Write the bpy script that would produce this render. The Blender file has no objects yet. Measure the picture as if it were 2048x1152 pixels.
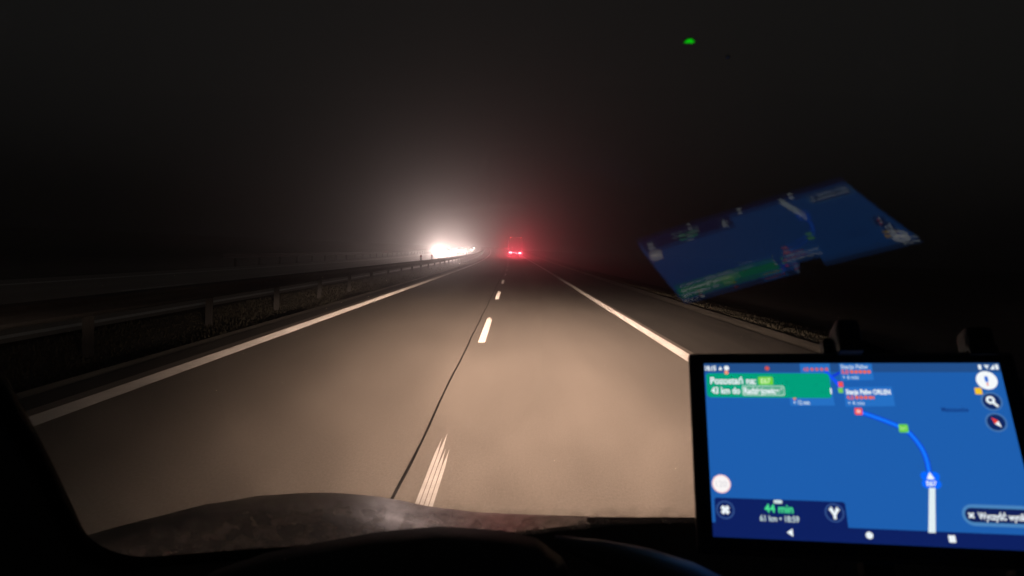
import bpy, bmesh, math, random
from mathutils import Vector, Matrix

random.seed(7)
sc = bpy.context.scene
col = sc.collection
R = math.radians

# ------------------------------------------------------------------ camera
EYE = Vector((0, 0, 1.65))
cd = bpy.data.cameras.new('camera')
cam = bpy.data.objects.new('camera', cd)
col.objects.link(cam)
ax = Vector((0.99897, 0.0028329, 0.0452764))       # image right (a 2.6 degree roll)
dn = Vector((0.045363, -0.0531162, -0.9975575))    # image down
fw = Vector((-0.000421, 0.9985843, -0.05319))      # view axis, 3 degrees below the horizon
m = Matrix((ax, -dn, -fw)).transposed().to_4x4()
m.translation = EYE
cam.matrix_world = m
cd.sensor_width = 36
cd.lens = 36 * 1410 / 2048
cd.clip_start = 0.02
cd.clip_end = 5000
cd.dof.use_dof = True
cd.dof.focus_distance = 60
cd.dof.aperture_fstop = 11
sc.camera = cam

# ------------------------------------------------------------------ sky (night)
w = bpy.data.worlds.new('World')
sc.world = w
w.use_nodes = True
nt = w.node_tree
nt.nodes.clear()
out = nt.nodes.new('ShaderNodeOutputWorld')
sky = nt.nodes.new('ShaderNodeTexSky')
sky.sky_type = 'NISHITA'
sky.sun_disc = False
sky.sun_elevation = R(-9)
sky.sun_rotation = R(200)
b1 = nt.nodes.new('ShaderNodeBackground')
b1.inputs[1].default_value = 0.05
nt.links.new(sky.outputs[0], b1.inputs[0])
b2 = nt.nodes.new('ShaderNodeBackground')          # town light held in the low cloud
b2.inputs[0].default_value = (1.0, 0.96, 0.94, 1)
b2.inputs[1].default_value = 0.0088
ad = nt.nodes.new('ShaderNodeAddShader')
nt.links.new(b1.outputs[0], ad.inputs[0])
nt.links.new(b2.outputs[0], ad.inputs[1])
nt.links.new(ad.outputs[0], out.inputs[0])

sc.view_settings.view_transform = 'Standard'
sc.view_settings.look = 'None'
sc.view_settings.exposure = 0
sc.view_settings.gamma = 1
sc.view_settings.use_curve_mapping = False
sc.render.engine = 'CYCLES'
cy = sc.cycles
cy.max_bounces = 6
cy.diffuse_bounces = 2
cy.glossy_bounces = 4
cy.transmission_bounces = 4
cy.transparent_max_bounces = 16
cy.volume_bounces = 0
cy.caustics_reflective = False
cy.caustics_refractive = False
cy.sample_clamp_indirect = 4
cy.use_denoising = True
cy.use_light_tree = False

OWN_LAMP = 112000.0       # own low beam
ONC_LAMP = 2050.0     # oncoming headlights
TAIL_LAMP = 1800.0      # lorry tail lamps
FOG = 0.005

# ------------------------------------------------------------------ materials
def s2l(c):
    return tuple(((v / 255) / 12.92 if v / 255 <= 0.04045 else ((v / 255 + 0.055) / 1.055) ** 2.4) for v in c)

def mat(name, color, rough=0.6, metal=0.0, spec=0.5, noise=None, bump=None, rnoise=None, stretch=None, coat=0, coat_rough=0.08):
    """procedural surface; noise=(scale, amount) colour mottling, bump=(scale, distance), rnoise=(scale, amount) gloss"""
    mt = bpy.data.materials.new(name)
    mt.use_nodes = True
    n = mt.node_tree
    p = n.nodes['Principled BSDF']
    p.inputs['Base Color'].default_value = (*color, 1)
    p.inputs['Roughness'].default_value = rough
    p.inputs['Metallic'].default_value = metal
    p.inputs['Specular IOR Level'].default_value = spec
    if coat:
        p.inputs['Coat Weight'].default_value = coat
        p.inputs['Coat Roughness'].default_value = coat_rough
    src = None
    if noise or bump or rnoise:
        tc = n.nodes.new('ShaderNodeTexCoord')
        mp = n.nodes.new('ShaderNodeMapping')
        if stretch:
            mp.inputs['Scale'].default_value = stretch
        n.links.new(tc.outputs['Object'], mp.inputs[0])
        src = mp.outputs[0]
    def nz(scale, detail=6):
        t = n.nodes.new('ShaderNodeTexNoise')
        t.inputs['Scale'].default_value = scale
        t.inputs['Detail'].default_value = detail
        n.links.new(src, t.inputs['Vector'])
        return t
    if noise:
        t = nz(noise[0])
        r = n.nodes.new('ShaderNodeValToRGB')
        a = noise[1]
        r.color_ramp.elements[0].position = 0.3
        r.color_ramp.elements[1].position = 0.7
        r.color_ramp.elements[0].color = (*[max(0, v * (1 - a)) for v in color], 1)
        r.color_ramp.elements[1].color = (*[min(1, v * (1 + a)) for v in color], 1)
        n.links.new(t.outputs[0], r.inputs[0])
        n.links.new(r.outputs[0], p.inputs['Base Color'])
    if rnoise:
        t = nz(rnoise[0])
        mr = n.nodes.new('ShaderNodeMapRange')
        mr.inputs['From Min'].default_value = 0.3
        mr.inputs['From Max'].default_value = 0.7
        mr.inputs['To Min'].default_value = max(0.02, rough - rnoise[1])
        mr.inputs['To Max'].default_value = min(1, rough + rnoise[1])
        n.links.new(t.outputs[0], mr.inputs[0])
        n.links.new(mr.outputs[0], p.inputs['Roughness'])
    if bump:
        t = nz(bump[0])
        bp = n.nodes.new('ShaderNodeBump')
        bp.inputs['Distance'].default_value = bump[1]
        n.links.new(t.outputs[0], bp.inputs['Height'])
        n.links.new(bp.outputs[0], p.inputs['Normal'])
    return mt

def emit(name, color, strength=1.0):
    mt = bpy.data.materials.new(name)
    mt.use_nodes = True
    n = mt.node_tree
    n.nodes.clear()
    o = n.nodes.new('ShaderNodeOutputMaterial')
    e = n.nodes.new('ShaderNodeEmission')
    e.inputs[0].default_value = (*color, 1)
    e.inputs[1].default_value = strength
    n.links.new(e.outputs[0], o.inputs[0])
    return mt

def emit8(name, rgb, strength=1.0):
    return emit(name, s2l(rgb), strength)

def glass_mat(name, rough=0.0, dirt=0.0):
    """thin clear pane: Fresnel reflection over plain transparency, the same from both sides"""
    mt = bpy.data.materials.new(name)
    mt.use_nodes = True
    n = mt.node_tree
    n.nodes.clear()
    o = n.nodes.new('ShaderNodeOutputMaterial')
    g = n.nodes.new('ShaderNodeNewGeometry')
    dt = n.nodes.new('ShaderNodeVectorMath'); dt.operation = 'DOT_PRODUCT'
    n.links.new(g.outputs['Incoming'], dt.inputs[0]); n.links.new(g.outputs['Normal'], dt.inputs[1])
    def mth(op, a, b=None, c=None):
        k = n.nodes.new('ShaderNodeMath'); k.operation = op
        for i, v in enumerate((a, b, c)):
            if v is None: continue
            if isinstance(v, (int, float)): k.inputs[i].default_value = v
            else: n.links.new(v, k.inputs[i])
        return k.outputs[0]
    cs = mth('ABSOLUTE', dt.outputs['Value'])
    f = mth('POWER', mth('SUBTRACT', 1.0, cs), 5.0)
    f = mth('ADD', mth('MULTIPLY', f, 0.945), 0.055)
    t = n.nodes.new('ShaderNodeBsdfTransparent'); t.inputs[0].default_value = (0.97, 0.985, 0.975, 1)
    gl = n.nodes.new('ShaderNodeBsdfGlossy'); gl.inputs['Roughness'].default_value = rough
    mx = n.nodes.new('ShaderNodeMixShader')
    n.links.new(f, mx.inputs[0]); n.links.new(t.outputs[0], mx.inputs[1]); n.links.new(gl.outputs[0], mx.inputs[2])
    res = mx.outputs[0]
    if dirt:
        # road film left below the sweep of the wipers
        tc = n.nodes.new('ShaderNodeTexCoord')
        def dotp(vec, off):
            d = n.nodes.new('ShaderNodeVectorMath'); d.operation = 'DOT_PRODUCT'
            n.links.new(tc.outputs['Object'], d.inputs[0]); d.inputs[1].default_value = vec
            return mth('SUBTRACT', d.outputs['Value'], off)
        u = dotp((0.99660167, 0.08237184, 0.0), 0.26044)
        v = dotp((0.05671004, -0.68612426, 0.72527062), 0.89513)
        def nz(scale, det):
            t_ = n.nodes.new('ShaderNodeTexNoise'); t_.inputs['Scale'].default_value = scale; t_.inputs['Detail'].default_value = det
            n.links.new(tc.outputs['Object'], t_.inputs['Vector']); return t_.outputs[0]
        def rng(x, a, b, c, d):
            r = n.nodes.new('ShaderNodeMapRange'); r.interpolation_type = 'SMOOTHSTEP'
            n.links.new(x, r.inputs[0])
            for k_, q in zip(('From Min', 'From Max', 'To Min', 'To Max'), (a, b, c, d)): r.inputs[k_].default_value = q
            return r.outputs[0]
        edge = rng(u, -0.36, -0.16, -0.374, -0.408)                     # top of the film, lower towards the middle
        edge = mth('ADD', edge, rng(u, -0.62, -0.46, -0.05, 0.0))
        dep = mth('SUBTRACT', mth('ADD', edge, mth('MULTIPLY', mth('SUBTRACT', nz(30, 3), 0.5), 0.03)), v)
        cov = rng(dep, -0.012, 0.030, 0.0, 0.40)
        cov = mth('MULTIPLY', cov, mth('MULTIPLY_ADD', rng(nz(70, 6), 0.35, 0.68, 0.0, 1.0), 0.65, 0.35))
        cov = mth('MAXIMUM', cov, mth('MULTIPLY', rng(nz(9, 8), 0.4, 0.75, 0.0, 1.0), 0.012))   # thin dust everywhere
        tr_ = n.nodes.new('ShaderNodeBsdfTranslucent'); tr_.inputs[0].default_value = (0.85, 0.80, 0.70, 1)
        m2 = n.nodes.new('ShaderNodeMixShader')
        n.links.new(cov, m2.inputs[0]); n.links.new(res, m2.inputs[1]); n.links.new(tr_.outputs[0], m2.inputs[2])
        res = m2.outputs[0]
    n.links.new(res, o.inputs[0])
    return mt

M = {
    'concrete': None,
    'asphalt': mat('asphalt', (0.075, 0.07, 0.062), 0.9, noise=(1.6, 0.25), bump=(140, 0.003), stretch=(1, 0.1, 1)),
    'paint': mat('paint', (0.80, 0.78, 0.75), 0.9, spec=0.15, noise=(7, 0.08)),
    'tar': mat('tar', (0.012, 0.011, 0.010), 0.6),
    'gravel': mat('gravel', (0.27, 0.25, 0.21), 0.95, noise=(2.2, 0.35), bump=(60, 0.01), stretch=(1, 0.2, 1)),
    'soil': mat('soil', (0.045, 0.041, 0.028), 1.0, noise=(0.7, 0.45), bump=(12, 0.03)),
    'grass': mat('grass', (0.022, 0.021, 0.012), 0.85, noise=(0.5, 0.4)),
    'zinc': mat('zinc', (0.024, 0.024, 0.023), 0.8, metal=0.1, noise=(3, 0.15)),
    'darkplastic': mat('darkplastic', (0.006, 0.006, 0.0065), 0.6, spec=0.25, bump=(500, 0.0004)),
    'dash': mat('dash', (0.010, 0.010, 0.011), 0.65, bump=(420, 0.0005)),
    'trim': mat('trim', (0.10, 0.10, 0.11), 0.45),
    'rubber': mat('rubber', (0.008, 0.008, 0.008), 0.75),
    'pillar': mat('pillar', (0.16, 0.16, 0.15), 0.9, bump=(700, 0.0006)),
    'bonnet': mat('bonnet', (0.30, 0.25, 0.19), 0.42, noise=(5, 0.3), rnoise=(8, 0.10), bump=(18, 0.0006), coat=0.75, coat_rough=0.36),
    'tablet': mat('tablet', (0.008, 0.009, 0.010), 0.35),
    'whitebox': mat('whitebox', (0.5, 0.5, 0.49), 0.5, noise=(1.2, 0.15)),
    'tarpaulin': mat('tarpaulin', (0.035, 0.037, 0.045), 0.7, noise=(1.2, 0.2)),
    'chassis': mat('chassis', (0.02, 0.02, 0.02), 0.7),
    'tyre': mat('tyre', (0.015, 0.015, 0.015), 0.9),
    'rim': mat('rim', (0.35, 0.35, 0.36), 0.35, metal=0.9),
    'carsilver': mat('carsilver', (0.30, 0.31, 0.33), 0.3, metal=0.5, coat=0.5),
    'cardark': mat('cardark', (0.04, 0.045, 0.06), 0.3, metal=0.4, coat=0.5),
    'carred': mat('carred', (0.22, 0.03, 0.03), 0.3, coat=0.5),
    'carglass': mat('carglass', (0.01, 0.012, 0.014), 0.06),
    'plate': mat('plate', (0.7, 0.7, 0.68), 0.5),
    'lens_front': emit('lens_front', (1.0, 0.93, 0.86), 60),
    'lens_tail': emit('lens_tail', (1.0, 0.28, 0.36), 40),
    'lens_marker': emit('lens_marker', (1.0, 0.16, 0.12), 16),
    'lens_plate': emit('lens_plate', (1.0, 0.40, 0.50), 45),
    'reflector': mat('reflector', (0.5, 0.03, 0.03), 0.3),
    'green_led': emit('green_led', (0.003, 0.5, 0.004), 1.0),
    'housing': mat('housing', (0.03, 0.03, 0.028), 0.9),
    'button_grey': mat('button_grey', (0.85, 0.80, 0.82), 0.5),
    'windscreen': glass_mat('windscreen', 0.03, 1.0),
}

def concrete():
    mt = bpy.data.materials.new('concrete'); mt.use_nodes = True
    n = mt.node_tree; p = n.nodes['Principled BSDF']; p.inputs['Roughness'].default_value = 0.85
    tc = n.nodes.new('ShaderNodeTexCoord'); sp = n.nodes.new('ShaderNodeSeparateXYZ'); n.links.new(tc.outputs['Object'], sp.inputs[0])
    def mth(op, a, b=None, c=None):
        k = n.nodes.new('ShaderNodeMath'); k.operation = op
        for i, v in enumerate((a, b, c)):
            if v is None: continue
            if isinstance(v, (int, float)): k.inputs[i].default_value = v
            else: n.links.new(v, k.inputs[i])
        return k.outputs[0]
    def nz(scale, st, det=5):
        mp = n.nodes.new('ShaderNodeMapping'); mp.inputs['Scale'].default_value = st
        n.links.new(tc.outputs['Object'], mp.inputs[0])
        t = n.nodes.new('ShaderNodeTexNoise'); t.inputs['Scale'].default_value = scale; t.inputs['Detail'].default_value = det
        n.links.new(mp.outputs[0], t.inputs['Vector']); return t.outputs[0]
    f = mth('MULTIPLY_ADD', nz(1.1, (1, 0.06, 1)), 0.36, 0.82)                       # long wear streaks
    f = mth('MULTIPLY', f, mth('MULTIPLY_ADD', nz(0.35, (1, 0.5, 1), 3), 0.30, 0.85))  # broad stains
    f = mth('MULTIPLY', f, mth('MULTIPLY_ADD', nz(55, (1, 0.5, 1), 8), 0.50, 0.75))    # aggregate
    # two polished wheel tracks per lane (lane about 3.52 m, tracks 1.75 m apart)
    tr = mth('COSINE', mth('MULTIPLY', mth('ADD', sp.outputs[0], -0.36), 2 * math.pi / 1.76))
    f = mth('MULTIPLY', f, mth('MULTIPLY_ADD', tr, -0.045, 1.0))
    mx = n.nodes.new('ShaderNodeVectorMath'); mx.operation = 'SCALE'
    mx.inputs[0].default_value = (0.30, 0.27, 0.238)
    n.links.new(f, mx.inputs['Scale']); n.links.new(mx.outputs[0], p.inputs['Base Color'])
    bp = n.nodes.new('ShaderNodeBump'); bp.inputs['Distance'].default_value = 0.002
    n.links.new(nz(90, (1, 0.25, 1), 6), bp.inputs['Height']); n.links.new(bp.outputs[0], p.inputs['Normal'])
    return mt
M['concrete'] = concrete()
for k_ in ('lens_front', 'lens_tail', 'lens_marker', 'lens_plate', 'green_led'):
    M[k_].cycles.emission_sampling = 'NONE'      # the lamps behind these lenses give the light

# ------------------------------------------------------------------ helpers
def link(o, parent=None):
    col.objects.link(o)
    if parent is not None:
        o.parent = parent
    return o

def tag(o, label=None, cat=None, group=None, kind=None):
    if label: o['label'] = label
    if cat: o['category'] = cat
    if group: o['group'] = group
    if kind: o['kind'] = kind
    return o

def empty(name, loc=(0, 0, 0), rot=(0, 0, 0)):
    o = bpy.data.objects.new(name, None)
    o.location = loc
    o.rotation_euler = rot
    o.empty_display_size = 0.2
    return link(o)

def mesh(name, verts, faces, mt, parent=None, smooth=False):
    me = bpy.data.meshes.new(name)
    me.from_pydata([tuple(v) for v in verts], [], faces)
    me.validate()
    me.update()
    if mt is not None:
        me.materials.append(mt)
    if smooth:
        for p in me.polygons: p.use_smooth = True
    return link(bpy.data.objects.new(name, me), parent)

class MB:
    """collects shapes for ONE mesh object"""
    def __init__(s): s.v = []; s.f = []
    def add(s, v, f):
        o = len(s.v); s.v += [Vector(q) for q in v]; s.f += [tuple(i + o for i in q) for q in f]
        return s
    def box(s, x0, x1, y0, y1, z0, z1, c=0.0):
        if c <= 0:
            v = [(x, y, z) for z in (z0, z1) for y in (y0, y1) for x in (x0, x1)]
            return s.add(v, [(0, 2, 3, 1), (4, 5, 7, 6), (0, 1, 5, 4), (2, 6, 7, 3), (0, 4, 6, 2), (1, 3, 7, 5)])
        bm = bmesh.new()
        bmesh.ops.create_cube(bm, size=1)
        for q in bm.verts:
            q.co = ((x0 + x1) / 2 + q.co.x * (x1 - x0), (y0 + y1) / 2 + q.co.y * (y1 - y0), (z0 + z1) / 2 + q.co.z * (z1 - z0))
        bmesh.ops.bevel(bm, geom=list(bm.edges), offset=c, segments=2, profile=0.6, affect='EDGES')
        bm.verts.ensure_lookup_table()
        for i, q in enumerate(bm.verts): q.index = i
        s.add([q.co.copy() for q in bm.verts], [tuple(k.index for k in f.verts) for f in bm.faces])
        bm.free()
        return s
    def cyl(s, a, b, r0, r1=None, n=16):
        r1 = r0 if r1 is None else r1
        a, b = Vector(a), Vector(b)
        d = (b - a).normalized()
        u = d.orthogonal().normalized(); w_ = d.cross(u)
        v = []
        for p, r in ((a, r0), (b, r1)):
            v += [p + (u * math.cos(2 * math.pi * k / n) + w_ * math.sin(2 * math.pi * k / n)) * r for k in range(n)]
        f = [(k, (k + 1) % n, n + (k + 1) % n, n + k) for k in range(n)]
        f += [tuple(range(n - 1, -1, -1)), tuple(range(n, 2 * n))]
        return s.add(v, f)
    def tube(s, pts, r, n=8):
        pts = [Vector(p) for p in pts]
        v = []; f = []
        u = None
        for i, p in enumerate(pts):
            d = (pts[min(i + 1, len(pts) - 1)] - pts[max(i - 1, 0)]).normalized()
            u = d.orthogonal().normalized() if u is None else (u - d * u.dot(d)).normalized()
            w_ = d.cross(u)
            v += [p + (u * math.cos(2 * math.pi * k / n) + w_ * math.sin(2 * math.pi * k / n)) * r for k in range(n)]
        for i in range(len(pts) - 1):
            f += [(i * n + k, i * n + (k + 1) % n, (i + 1) * n + (k + 1) % n, (i + 1) * n + k) for k in range(n)]
        f += [tuple(range(n - 1, -1, -1)), tuple((len(pts) - 1) * n + k for k in range(n))]
        return s.add(v, f)
    def dome(s, c, axis, r, hgt, n=16, m_=4):
        c, d = Vector(c), Vector(axis).normalized()
        u = d.orthogonal().normalized(); w_ = d.cross(u)
        v = []; f = []
        for j in range(m_):
            t = j / m_ * math.pi / 2
            v += [c + d * hgt * math.sin(t) + (u * math.cos(2 * math.pi * k / n) + w_ * math.sin(2 * math.pi * k / n)) * r * math.cos(t) for k in range(n)]
        v.append(c + d * hgt)
        for j in range(m_ - 1):
            f += [(j * n + k, j * n + (k + 1) % n, (j + 1) * n + (k + 1) % n, (j + 1) * n + k) for k in range(n)]
        f += [((m_ - 1) * n + k, (m_ - 1) * n + (k + 1) % n, m_ * n) for k in range(n)]
        f.append(tuple(range(n - 1, -1, -1)))
        return s.add(v, f)
    def build(s, name, mt, parent=None, smooth=False):
        return mesh(name, s.v, s.f, mt, parent, smooth)

def grid(name, fn, us, vs, mt, parent=None, smooth=True):
    v = [fn(a, b) for b in vs for a in us]
    n = len(us)
    f = [(j * n + i, j * n + i + 1, (j + 1) * n + i + 1, (j + 1) * n + i) for j in range(len(vs) - 1) for i in range(n - 1)]
    return mesh(name, v, f, mt, parent, smooth)

def lin(a, b, n): return [a + (b - a) * i / (n - 1) for i in range(n)]

def copy_tree(o, parent=None):
    c = o.copy()
    col.objects.link(c)
    c.parent = parent
    for ch in list(o.children):
        copy_tree(ch, c)
    return c

# ------------------------------------------------------------------ the road's line: straight, then a faint left bend and rise
def rise(y):
    if y <= 50: return 0.0
    if y <= 230: return 0.40 * ((y - 50) / 95) ** 2
    t = min(y, 430) - 230
    s0 = 0.8 * 180 / 95 ** 2
    return 0.40 * (180 / 95) ** 2 + s0 * t - s0 * t * t / 400
def bend(y):
    return 0.0 if y <= 50 else -1.0 * ((min(y, 420) - 50) / 95) ** 2 - (max(0, y - 420) * 0.08)
def rp(x, y, z=0.0): return Vector((x + bend(y), y, z + rise(y)))

YS = lin(-20, 50, 8) + lin(56, 230, 30) + lin(240, 430, 20) + [520, 700]
def strip(name, xs, z, mt, y0=-20, y1=700, parent=None, zf=None):
    ys = [y0] + [y for y in YS if y0 < y < y1] + [y1]
    return grid(name, lambda x, y: rp(x, y, z if zf is None else zf(x)), xs, ys, mt, parent, smooth=False)

# ------------------------------------------------------------------ setting
def gz(x):
    # verge profile: shallow ditch in the median, a falling bank on the right
    if x > 6.4: return -0.06 - 0.9 * min(1, ((x - 6.4) / 6.0)) ** 1.4
    if -7.0 < x < -4.8: return -0.05 - 0.10 * math.sin((x + 7.0) / 2.2 * math.pi)
    if x < -17: return -0.06 - 0.6 * min(1, (-17 - x) / 6.0)
    return -0.06
gx = [-600, -200, -60, -30, -23, -20, -17, -16.2, -7.1, -6.8, -6.4, -6.0, -5.6, -5.2, -4.9, -4.6, 5.6, 6.4, 7.2, 8.2, 9.4, 10.8, 12.4, 30, 60, 200, 600]
gy = [-60, -20] + YS[1:] + [1200, 2500]
g = grid('ground', lambda x, y: rp(x if abs(x) < 100 else x, min(y, 700), gz(x)) + Vector((0, max(0, y - 700), 0)), gx, gy, M['soil'], smooth=False)
tag(g, kind='structure')

road = strip('road', [-4.35, -0.72, -0.705, 3.22], 0.0, M['concrete']); tag(road, kind='structure')
sh = strip('hard_shoulder', [3.22, 4.5, 5.75], -0.004, M['asphalt']); tag(sh, kind='structure')
ls = strip('inner_shoulder', [-4.72, -4.35], -0.004, M['asphalt']); tag(ls, kind='structure')
gv = strip('gravel_verge', [5.75, 6.05, 6.45], -0.02, M['gravel']); tag(gv, kind='structure')
gl_ = strip('gravel_edge', [-4.95, -4.72], -0.015, M['gravel']); tag(gl_, kind='structure')
v = []
yy = -20.0
while yy < 120:
    cx_ = -0.714 + 0.006 * math.sin(yy * 1.3) + random.uniform(-0.004, 0.004)
    wj = random.uniform(0.008, 0.0125)
    v += [rp(cx_ - wj, yy, 0.004), rp(cx_ + wj, yy, 0.004)]
    yy += 0.7
mesh('expansion_joint', v, [(2 * i, 2 * i + 1, 2 * i + 3, 2 * i + 2) for i in range(len(v) // 2 - 1)], M['tar'], road)
def ribbed_line(x0, x1, hgt):
    """edge line with added low cross ribs 20 mm apart that brighten it in place of retroreflective paint, plain beyond 48 m"""
    v = [rp(x0, -20, 0.004), rp(x1, -20, 0.004)]
    yy = 2.0
    while yy < 48:
        hr = hgt * max(0.12, 1 - yy / 50)  # added ribs get lower with distance so the line dims
        for q, z in ((yy, 0.004), (yy + hr, 0.004 + hr)):
            v += [rp(x0, q, z), rp(x1, q, z)]
        yy += 0.02
    for q in [a for a in YS if a > 49]: v += [rp(x0, q, 0.004), rp(x1, q, 0.004)]
    n_ = len(v) // 2
    return mesh('edge_line', v, [(2 * i, 2 * i + 1, 2 * i + 3, 2 * i + 2) for i in range(n_ - 1)], M['paint'], road)
ribbed_line(-4.18, -3.94, 0.0019)
ribbed_line(2.86, 3.10, 0.0005)
k = 0
y = 1.3
while y < 220:
    d = MB()
    L = 4.8
    for i in range(4):
        xa = -0.56 + i * 0.031
        e = random.uniform(-0.12, 0.12) - (0.35 if i > 1 else 0)
        y1 = y + L + e
        v = []
        def sect(q, z):
            t = max(0.12, min(1, (y1 - q) / 0.45, (q - y + 0.1) / 0.2))       # ends worn to a point
            v.extend([rp(xa + 0.0125 - 0.0125 * t, q, z), rp(xa + 0.0125 + 0.0125 * t, q, z)])
        sect(y, 0.004)
        if y < 40:
            q = y + 0.02
            while q < y1 - 0.03:
                sect(q, 0.004); sect(q + 0.0008, 0.0048); q += 0.03  # small ribs added to make the dash brighter in the headlights
        else:
            sect(y + L / 2, 0.004)
        sect(y1, 0.004)
        d.add(v, [(2 * k, 2 * k + 1, 2 * k + 3, 2 * k + 2) for k in range(len(v) // 2 - 1)])
    d.build('lane_dash', M['paint'], road)
    y += 11.05

oroad = strip('opposite_road', [-16.0, -14.7, -11.1, -7.2], 0.0, M['concrete'], y0=0); tag(oroad, kind='structure')
strip('edge_line', [-7.72, -7.48], 0.004, M['paint'], y0=0, parent=oroad)
strip('edge_line', [-14.72, -14.48], 0.004, M['paint'], y0=0, parent=oroad)
y = 20.0
while y < 240:
    d = MB()
    d.add([rp(-11.16, y, 0.004), rp(-11.04, y, 0.004), rp(-11.16, y + 4.6, 0.004), rp(-11.04, y + 4.6, 0.004)], [(0, 1, 3, 2)])
    d.build('lane_dash', M['paint'], oroad)
    y += 11.05

# grass on the verges
def grass(name, x0, x1, y0, y1, n, hmin, hmax):
    v = []; f = []
    for i in range(n):
        t = random.random() ** 1.7
        yy = y0 + (y1 - y0) * t
        xx = random.uniform(x0, x1)
        p = rp(xx, yy, gz(xx) - 0.01)
        a = random.uniform(0, math.tau)
        hh = random.uniform(hmin, hmax) * (0.6 + 0.8 * (math.sin(xx * 3.1 + yy * 0.9) * 0.5 + 0.5))
        wd = random.uniform(0.008, 0.02) * (1 + t * 2)
        dx, dy = math.cos(a) * wd, math.sin(a) * wd
        lx, ly = random.gauss(0, 0.35) * hh, random.gauss(0, 0.35) * hh
        o = len(v)
        v += [p + Vector((-dx, -dy, 0)), p + Vector((dx, dy, 0)), p + Vector((lx * .5 + dx * .7, ly * .5 + dy * .7, hh * .6)), p + Vector((lx, ly, hh))]
        f += [(o, o + 1, o + 2), (o, o + 2, o + 3)]
    o = mesh(name, v, f, M['grass'])
    return o
tag(grass('grass', -7.1, -4.95, 2, 80, 26000, 0.03, 0.09), 'short grass of the strip under the guardrail', 'grass', kind='stuff')
tag(grass('grass', 6.75, 13, 4, 80, 42000, 0.02, 0.08), 'short grass on the dark bank right of the hard shoulder', 'grass', kind='stuff')

# ------------------------------------------------------------------ guardrails
WB = [(0.0, 0.75), (0.03, 0.745), (0.065, 0.715), (0.065, 0.68), (0.015, 0.63), (0.0, 0.60), (0.015, 0.57), (0.065, 0.52), (0.065, 0.485), (0.03, 0.455), (0.0, 0.45)]
def guardrail(x0, side, y0, y1, label):
    root = empty('guardrail', rp(x0, y0, 0))
    org = root.location.copy()
    yy = y0
    while yy < y1 - 0.1:
        ends = [yy - 0.0, yy + 4.02]
        v = []
        for q in ends:
            for th in (0.0, 0.004):
                v += [rp(x0 + side * (px + th), q, pz + 0.0) - org for px, pz in WB]
        n = len(WB)
        f = []
        for i in range(n - 1):
            f += [(n + i, n + i + 1, 3 * n + i + 1, 3 * n + i), (i, 2 * n + i, 2 * n + i + 1, i + 1)]
        f += [(0, n, 3 * n, 2 * n), (n - 1, 3 * n - 1, 4 * n - 1, 2 * n - 1)]
        f += [(i, i + 1, n + i + 1, n + i) for i in range(n - 1)] + [(2 * n + i, 3 * n + i, 3 * n + i + 1, 2 * n + i + 1) for i in range(n - 1)]
        mesh('beam_section', v, f, M['zinc'], root)
        base = rp(x0 - side * 0.07, yy + 2, -0.3) - org
        p = MB()
        for bx in ((-0.05, 0.05, -0.06, -0.054), (-0.05, 0.05, 0.054, 0.06), (-0.05, -0.044, -0.054, 0.054)):
            p.box(base.x + bx[0], base.x + bx[1], base.y + bx[2], base.y + bx[3], base.z, base.z + 1.0)
        po = p.build('post', M['zinc'], root)
        b = MB().box(base.x + (0.05 if side > 0 else -0.09), base.x + (0.09 if side > 0 else -0.05), base.y - 0.05, base.y + 0.05, base.z + 0.78, base.z + 1.02)
        b.build('spacer', M['zinc'], root)
        yy += 4
    tag(root, label, 'guardrail')
    return root
guardrail(-5.95, 1, 4, 208, 'galvanised median guardrail left of the white edge line, dark against the headlights')
guardrail(-16.5, 1, 40, 208, 'far guardrail beyond the oncoming lanes, catching the headlight glare')

def delineator(y, label):
    b = rp(-5.98, y, 0.70)
    o = MB()
    o.box(-0.065, 0.065, -0.02, 0.02, 0, 0.40, 0.012)
    root = empty('delineator_post', b)
    o.build('post', M['whitebox'], root)
    MB().box(-0.045, 0.045, -0.0245, -0.0215, 0.26, 0.36).build('reflector', M['reflector'], root)
    MB().box(-0.03, 0.07, 0.021, 0.03, -0.02, 0.10).build('bracket', M['zinc'], root)
    tag(root, label, 'marker post', 'marker posts on the guardrail')
delineator(45.5, 'left one of two short marker posts standing on the median guardrail')
delineator(51.5, 'right one of two short marker posts on the guardrail, beside the white glare')

# ------------------------------------------------------------------ lamps
def lamp_nodes(L, color, strength_fn):
    L.use_nodes = True
    n = L.node_tree
    e = n.nodes['Emission']
    e.inputs[0].default_value = (*color, 1)
    strength_fn(n, e)

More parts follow.
